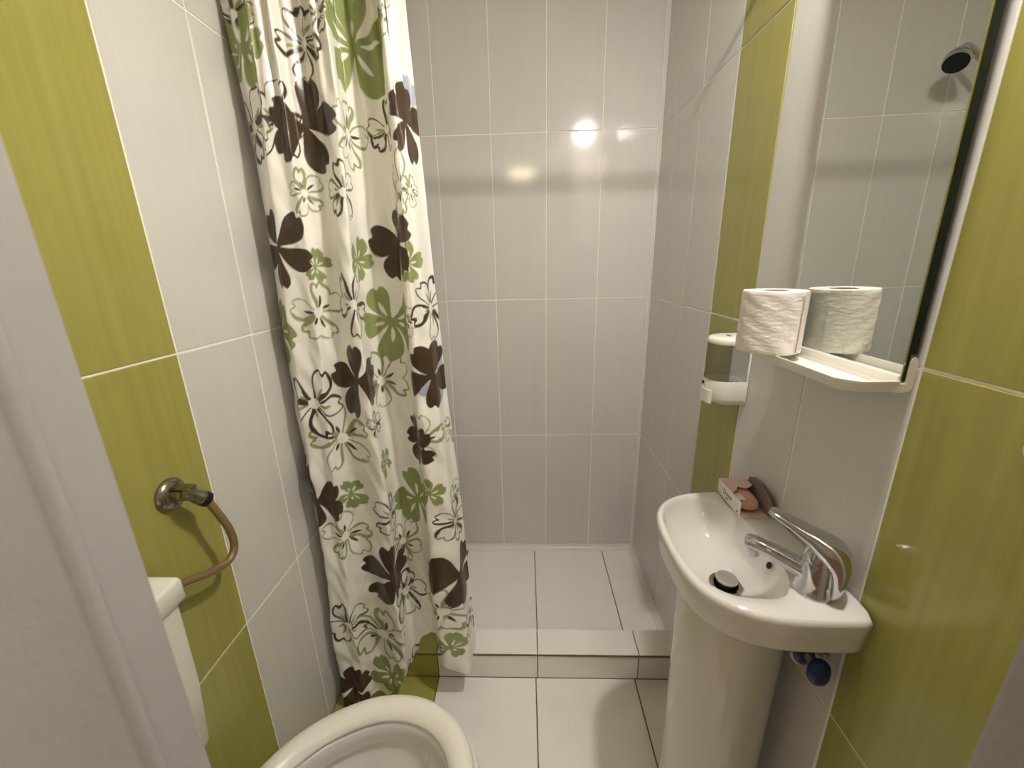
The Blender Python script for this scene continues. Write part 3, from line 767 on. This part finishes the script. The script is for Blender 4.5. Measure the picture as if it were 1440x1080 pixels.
# ------------------------------------------------------------------ hook at the doorway end of the right wall
hk = empty('wall_hook', (-.012, -1.308, 1.118), 'small white plastic hook on the green tiles by the door', 'hook')
bm = NB(); lathe(bm, (-.0008, -1.3125, 1.122), (-1, 0, 0), [(0, .0165), (.003, .0165), (.0045, .0145), (.005, .001)], 28); part('base_plate', bm, PLASTIC, hk)
bm = NB(); tube(bm, spline([(-.004, -1.318, 1.128), (-.012, -1.326, 1.117), (-.018, -1.328, 1.115), (-.022, -1.328, 1.124)], 6), [.005] * 18 + [.0062], 12); part('prong', bm, PLASTIC, hk)

# ------------------------------------------------------------------ water supply on the left wall
av = empty('angle_valve', (XL, -1.086, .943), 'tarnished chrome angle valve on the green tiles above the toilet cistern', 'valve')
V0 = Vector((XL + .0005, -1.088, .944))
bm = NB(); lathe(bm, V0, (1, 0, 0), [(0, .0290), (.003, .0290), (.007, .0265), (.011, .020), (.013, .0125)], 32); part('flange', bm, CHROME_OLD, av)
bm = NB(); tube(bm, [V0 + Vector((.008, 0, 0)), V0 + Vector((.045, 0, 0))], .0105, 18); part('body', bm, CHROME_OLD, av)
AX = Vector((.22, .50, -.60)).normalized(); VB = V0 + Vector((.036, .000, .002))
bm = NB(); lathe(bm, VB - AX * .012, AX, [(0, .006), (.003, .0115), (.024, .0115), (.026, .0130), (.034, .0130), (.036, .010)], 18); part('outlet', bm, CHROME_OLD, av)
bm = NB(); box(bm, VB.x - .030, VB.x + .010, VB.y - .008, VB.y + .008, VB.z + .008, VB.z + .016, .003); part('handle', bm, CHROME_OLD, av)
bm = NB(); lathe(bm, VB + AX * .022, AX, [(0, .0115), (.002, .0135), (.011, .0135), (.014, .009)], 18); part('nut', bm, BLACK, av)
he = VB + AX * .032
hose = spline([he, (-1.060, -1.062, .893), (-1.058, -1.047, .845), (-1.058, -1.046, .806), (-1.060, -1.066, .789), (-1.062, -1.112, .802), (-1.060, -1.160, .826), (-1.058, -1.2165, .842)], 10)
bm = NB(); tube(bm, hose, .0068, 14)
props(part('water_hose', bm, COPPER, None, loc=tuple(he)), 'bent copper coloured water hose from wall valve to toilet cistern', 'hose')

# ------------------------------------------------------------------ toilet
toi = empty('toilet', (-.80, -1.21, 0), 'white toilet with open oval seat and wall cistern beside the curtain', 'toilet')
TH_ = math.radians(22); ca_, sa_ = math.cos(TH_), math.sin(TH_)
def egg(t, k=1.0, inset=0.0, z=0.0, shift=0.0):
    c, s = math.cos(t), math.sin(t)
    a = (.200 if c > 0 else .230)
    e_ = .93 if c < 0 else 1.0
    u = math.copysign(abs(c) ** e_, c) * (a * k - inset) + shift; v = s * (.175 * k - inset)
    return Vector((-.80 + u * ca_ - v * sa_, -1.21 + u * sa_ + v * ca_, z))
NT = 80
def er(k=1.0, inset=0.0, z=0.0, shift=0.0): return [egg(2 * pi * i / NT, k, inset, z, shift) for i in range(NT)]
bm = NB()      # seat ring
sec = [(0, .402), (-.001, .408), (.001, .4155), (.006, .4210), (.016, .4245), (.028, .4230), (.039, .4160), (.046, .408), (.0475, .402), (.044, .3985), (.004, .3985)]
loft(bm, [er(1, i_, z_) for i_, z_ in sec] + [er(1, 0, .402)], True); seat = part('seat', bm, PLASTIC, toi, angle=60)
for v_ in (-.07, .07):
    c = Vector((-.80 - .226 * ca_ - v_ * sa_, -1.21 - .226 * sa_ + v_ * ca_, .399))
    bm = NB(); tube(bm, [c + Vector((sa_, -ca_, 0)) * -.018 + Vector((0, 0, .016)), c + Vector((sa_, -ca_, 0)) * .018 + Vector((0, 0, .016))], .013, 16); part('hinge', bm, PLASTIC, seat)
bm = NB()
prof = [(.62, 0, 0, -.03), (.62, 0, .01, -.03), (.57, 0, .06, -.03), (.55, 0, .16, -.03), (.68, 0, .26, -.02), (.90, 0, .33, .004), (.985, 0, .368, .010), (1.0, 0, .384, .011), (.992, 0, .3945, .010), (1, .012, .3975, .004), (1, .044, .3975, 0), (1, .050, .392, 0), (1, .050, .372, 0), (1, .050, .352, 0), (1, .040, .345, 0), (1, .042, .338, 0), (1, .062, .300, 0), (1, .085, .255, .005), (.42, 0, .200, .02), (.28, 0, .175, .03)]
loft(bm, [er(k, i_, z_, sh) for k, i_, z_, sh in prof], True, True, True); bl = part('bowl', bm, CERAMIC, toi, angle=50)
bm = NB(); loft(bm, [er(.40, 0, .2065, .02)], True, True, False); part('water_surface', bm, WATER, bl)
bm = NB(); box(bm, -1.105, -.955, -1.40, -1.22, .18, .372, .02, 3); part('rear_support', bm, CERAMIC, toi)
bm = NB()
def cq(x1, y0, y1, z, b=.012):
    x0 = XL + .002
    P = [(x0, y0), (x1 - b, y0), (x1 - b * .3, y0 + b * .3), (x1, y0 + b), (x1, y1 - b), (x1 - b * .3, y1 - b * .3), (x1 - b, y1), (x0, y1)]
    return [Vector((x, y, z)) for x, y in P]
loft(bm, [cq(-1.045, -1.45, -1.235, .545), cq(-1.019, -1.455, -1.223, .583), cq(-1.010, -1.458, -1.219, .70), cq(-1.006, -1.46, -1.2185, .852)], True, True, True)
cis = part('cistern', bm, PLASTIC, toi, angle=35)
bm = NB(); loft(bm, [cq(-1.002, -1.462, -1.216, .8522, .006), cq(-.9985, -1.464, -1.2145, .856, .006), cq(-.9985, -1.464, -1.2145, .884, .006), cq(-1.000, -1.463, -1.216, .8880, .006), cq(-1.004, -1.460, -1.219, .8895, .005)], True, True, True); part('cistern_lid', bm, PLASTIC, cis, angle=50)
bm = NB(); lathe(bm, (-1.040, -1.33, .8895), (0, 0, 1), [(0, .026), (.003, .026), (.0045, .023), (.005, .001)], 28); part('flush_button', bm, PLASTIC, cis)
bm = NB(); box(bm, -1.0290, -1.0220, -1.262, -1.2465, .8885, .8900); part('button_slot', bm, BLACK, cis, False)
bm = NB(); tube(bm, spline([(-1.055, -1.32, .56), (-1.05, -1.315, .50), (-1.03, -1.31, .44), (-.99, -1.29, .385)], 8), .028, 20); part('flush_pipe', bm, PLASTIC, toi)

# ------------------------------------------------------------------ shower head on the left wall, seen in the mirror
sh = empty('wall_shower', (-.89, -.165, 1.86), 'chrome shower with black spray face on an arm, high on the left wall', 'shower')
HC = Vector((-.885, -.165, 1.862)); HA = Vector((.50, -.45, -.74)).normalized()
bm = NB(); lathe(bm, HC - HA * .045, HA, [(0, .008), (.006, .016), (.020, .026), (.034, .0315), (.040, .0325), (.0405, .0310), (.044, .0325), (.052, .034), (.058, .033)], 36); part('head', bm, CHROME, sh)
bm = NB(); lathe(bm, HC + HA * .0125, HA, [(0, .031), (.0025, .0300), (.004, .001)], 36); part('spray_face', bm, BLACK, sh)
bm = NB(); tube(bm, spline([HC - HA * .043, HC - HA * .06 + Vector((-.02, .0, .0)), (-.99, -.15, 1.86), (XL + .002, -.15, 1.845)], 8), .0095, 16); part('arm', bm, CHROME, sh)
bm = NB(); lathe(bm, (XL + .0005, -.15, 1.845), (1, 0, 0), [(0, .027), (.005, .027), (.012, .012)], 24); part('flange', bm, CHROME, sh)
bm = NB(); lathe(bm, HC - HA * .05 + Vector((0, -.006, -.010)), (0, -.4, -1), [(0, .006), (.012, .007), (.016, .004)], 14); part('swivel_knob', bm, CHROME, sh)

# ------------------------------------------------------------------ lamps
def emitter(name, col, s):
    return mat(name, (.9, .85, .75, 1), .4, emit=col, estr=s)
LP = Vector((-.119, -1.20, 2.09))
lamp = empty('wall_lamp', (0, LP.y, LP.z), 'small lamp with a bare bulb on the right wall above the mirror', 'lamp')
bm = NB(); lathe(bm, (-.0005, LP.y, LP.z + .05), (-1, 0, 0), [(0, .045), (.008, .045), (.014, .036), (.016, .001)], 32); part('wall_plate', bm, PLASTIC, lamp)
bm = NB(); tube(bm, spline([(-.01, LP.y, LP.z + .05), (-.05, LP.y, LP.z + .058), (-.09, LP.y, LP.z + .056), (LP.x, LP.y, LP.z + .048)], 8), .007, 12); part('arm', bm, CHROME, lamp)
bm = NB(); lathe(bm, LP + Vector((0, 0, .056)), (0, 0, -1), [(0, .012), (.004, .016), (.030, .016)], 24); part('socket', bm, PLASTIC, lamp)
bm = NB(); lathe(bm, LP, (0, 0, 1), [(-.006, .0560), (.030, .0440), (.050, .0300), (.062, .0165), (.064, .0165), (.0515, .0310), (.031, .0455), (-.006, .0575), (-.006, .0560)], 40, caps=False); part('shade', bm, PLASTIC, lamp)
bm = NB(); lathe(bm, LP + Vector((0, 0, .030)), (0, 0, -1), [(0, .013), (.010, .018), (.024, .028), (.036, .031), (.048, .027), (.057, .015), (.060, .001)], 28); part('bulb', bm, emitter('bulb_glow', (1, .950, .915, 1), LAMP_POWER), lamp)
for hx, hy, hr, ec, es, lb in ((-.527, -3.6, 1.0, (1, .84, .55, 1), HALL_POWER, 'wide frosted dome lamp at the far end of the hall ceiling'), (-.03, -2.35, .78, (1, .95, .87, 1), HALL_FILL_POWER, 'added fill lamp, small frosted dome on the hall ceiling near the doorway')):  # second dome is an added fill light, out of view
    hl = empty('hall_light', (hx, hy, ZC), lb, 'lamp')
    bm = NB(); lathe(bm, (hx, hy, ZC - .0005), (0, 0, -1), [(0, .165 * hr), (.018, .165 * hr), (.02, .158 * hr)], 40); part('base_ring', bm, PLASTIC, hl)
    bm = NB(); lathe(bm, (hx, hy, ZC - .018), (0, 0, -1), [(a, b * hr) for a, b in [(0, .155), (.02, .15), (.045, .125), (.065, .085), (.075, .04), (.077, .001)]], 40); part('dome', bm, emitter('dome_glow', ec, es), hl)
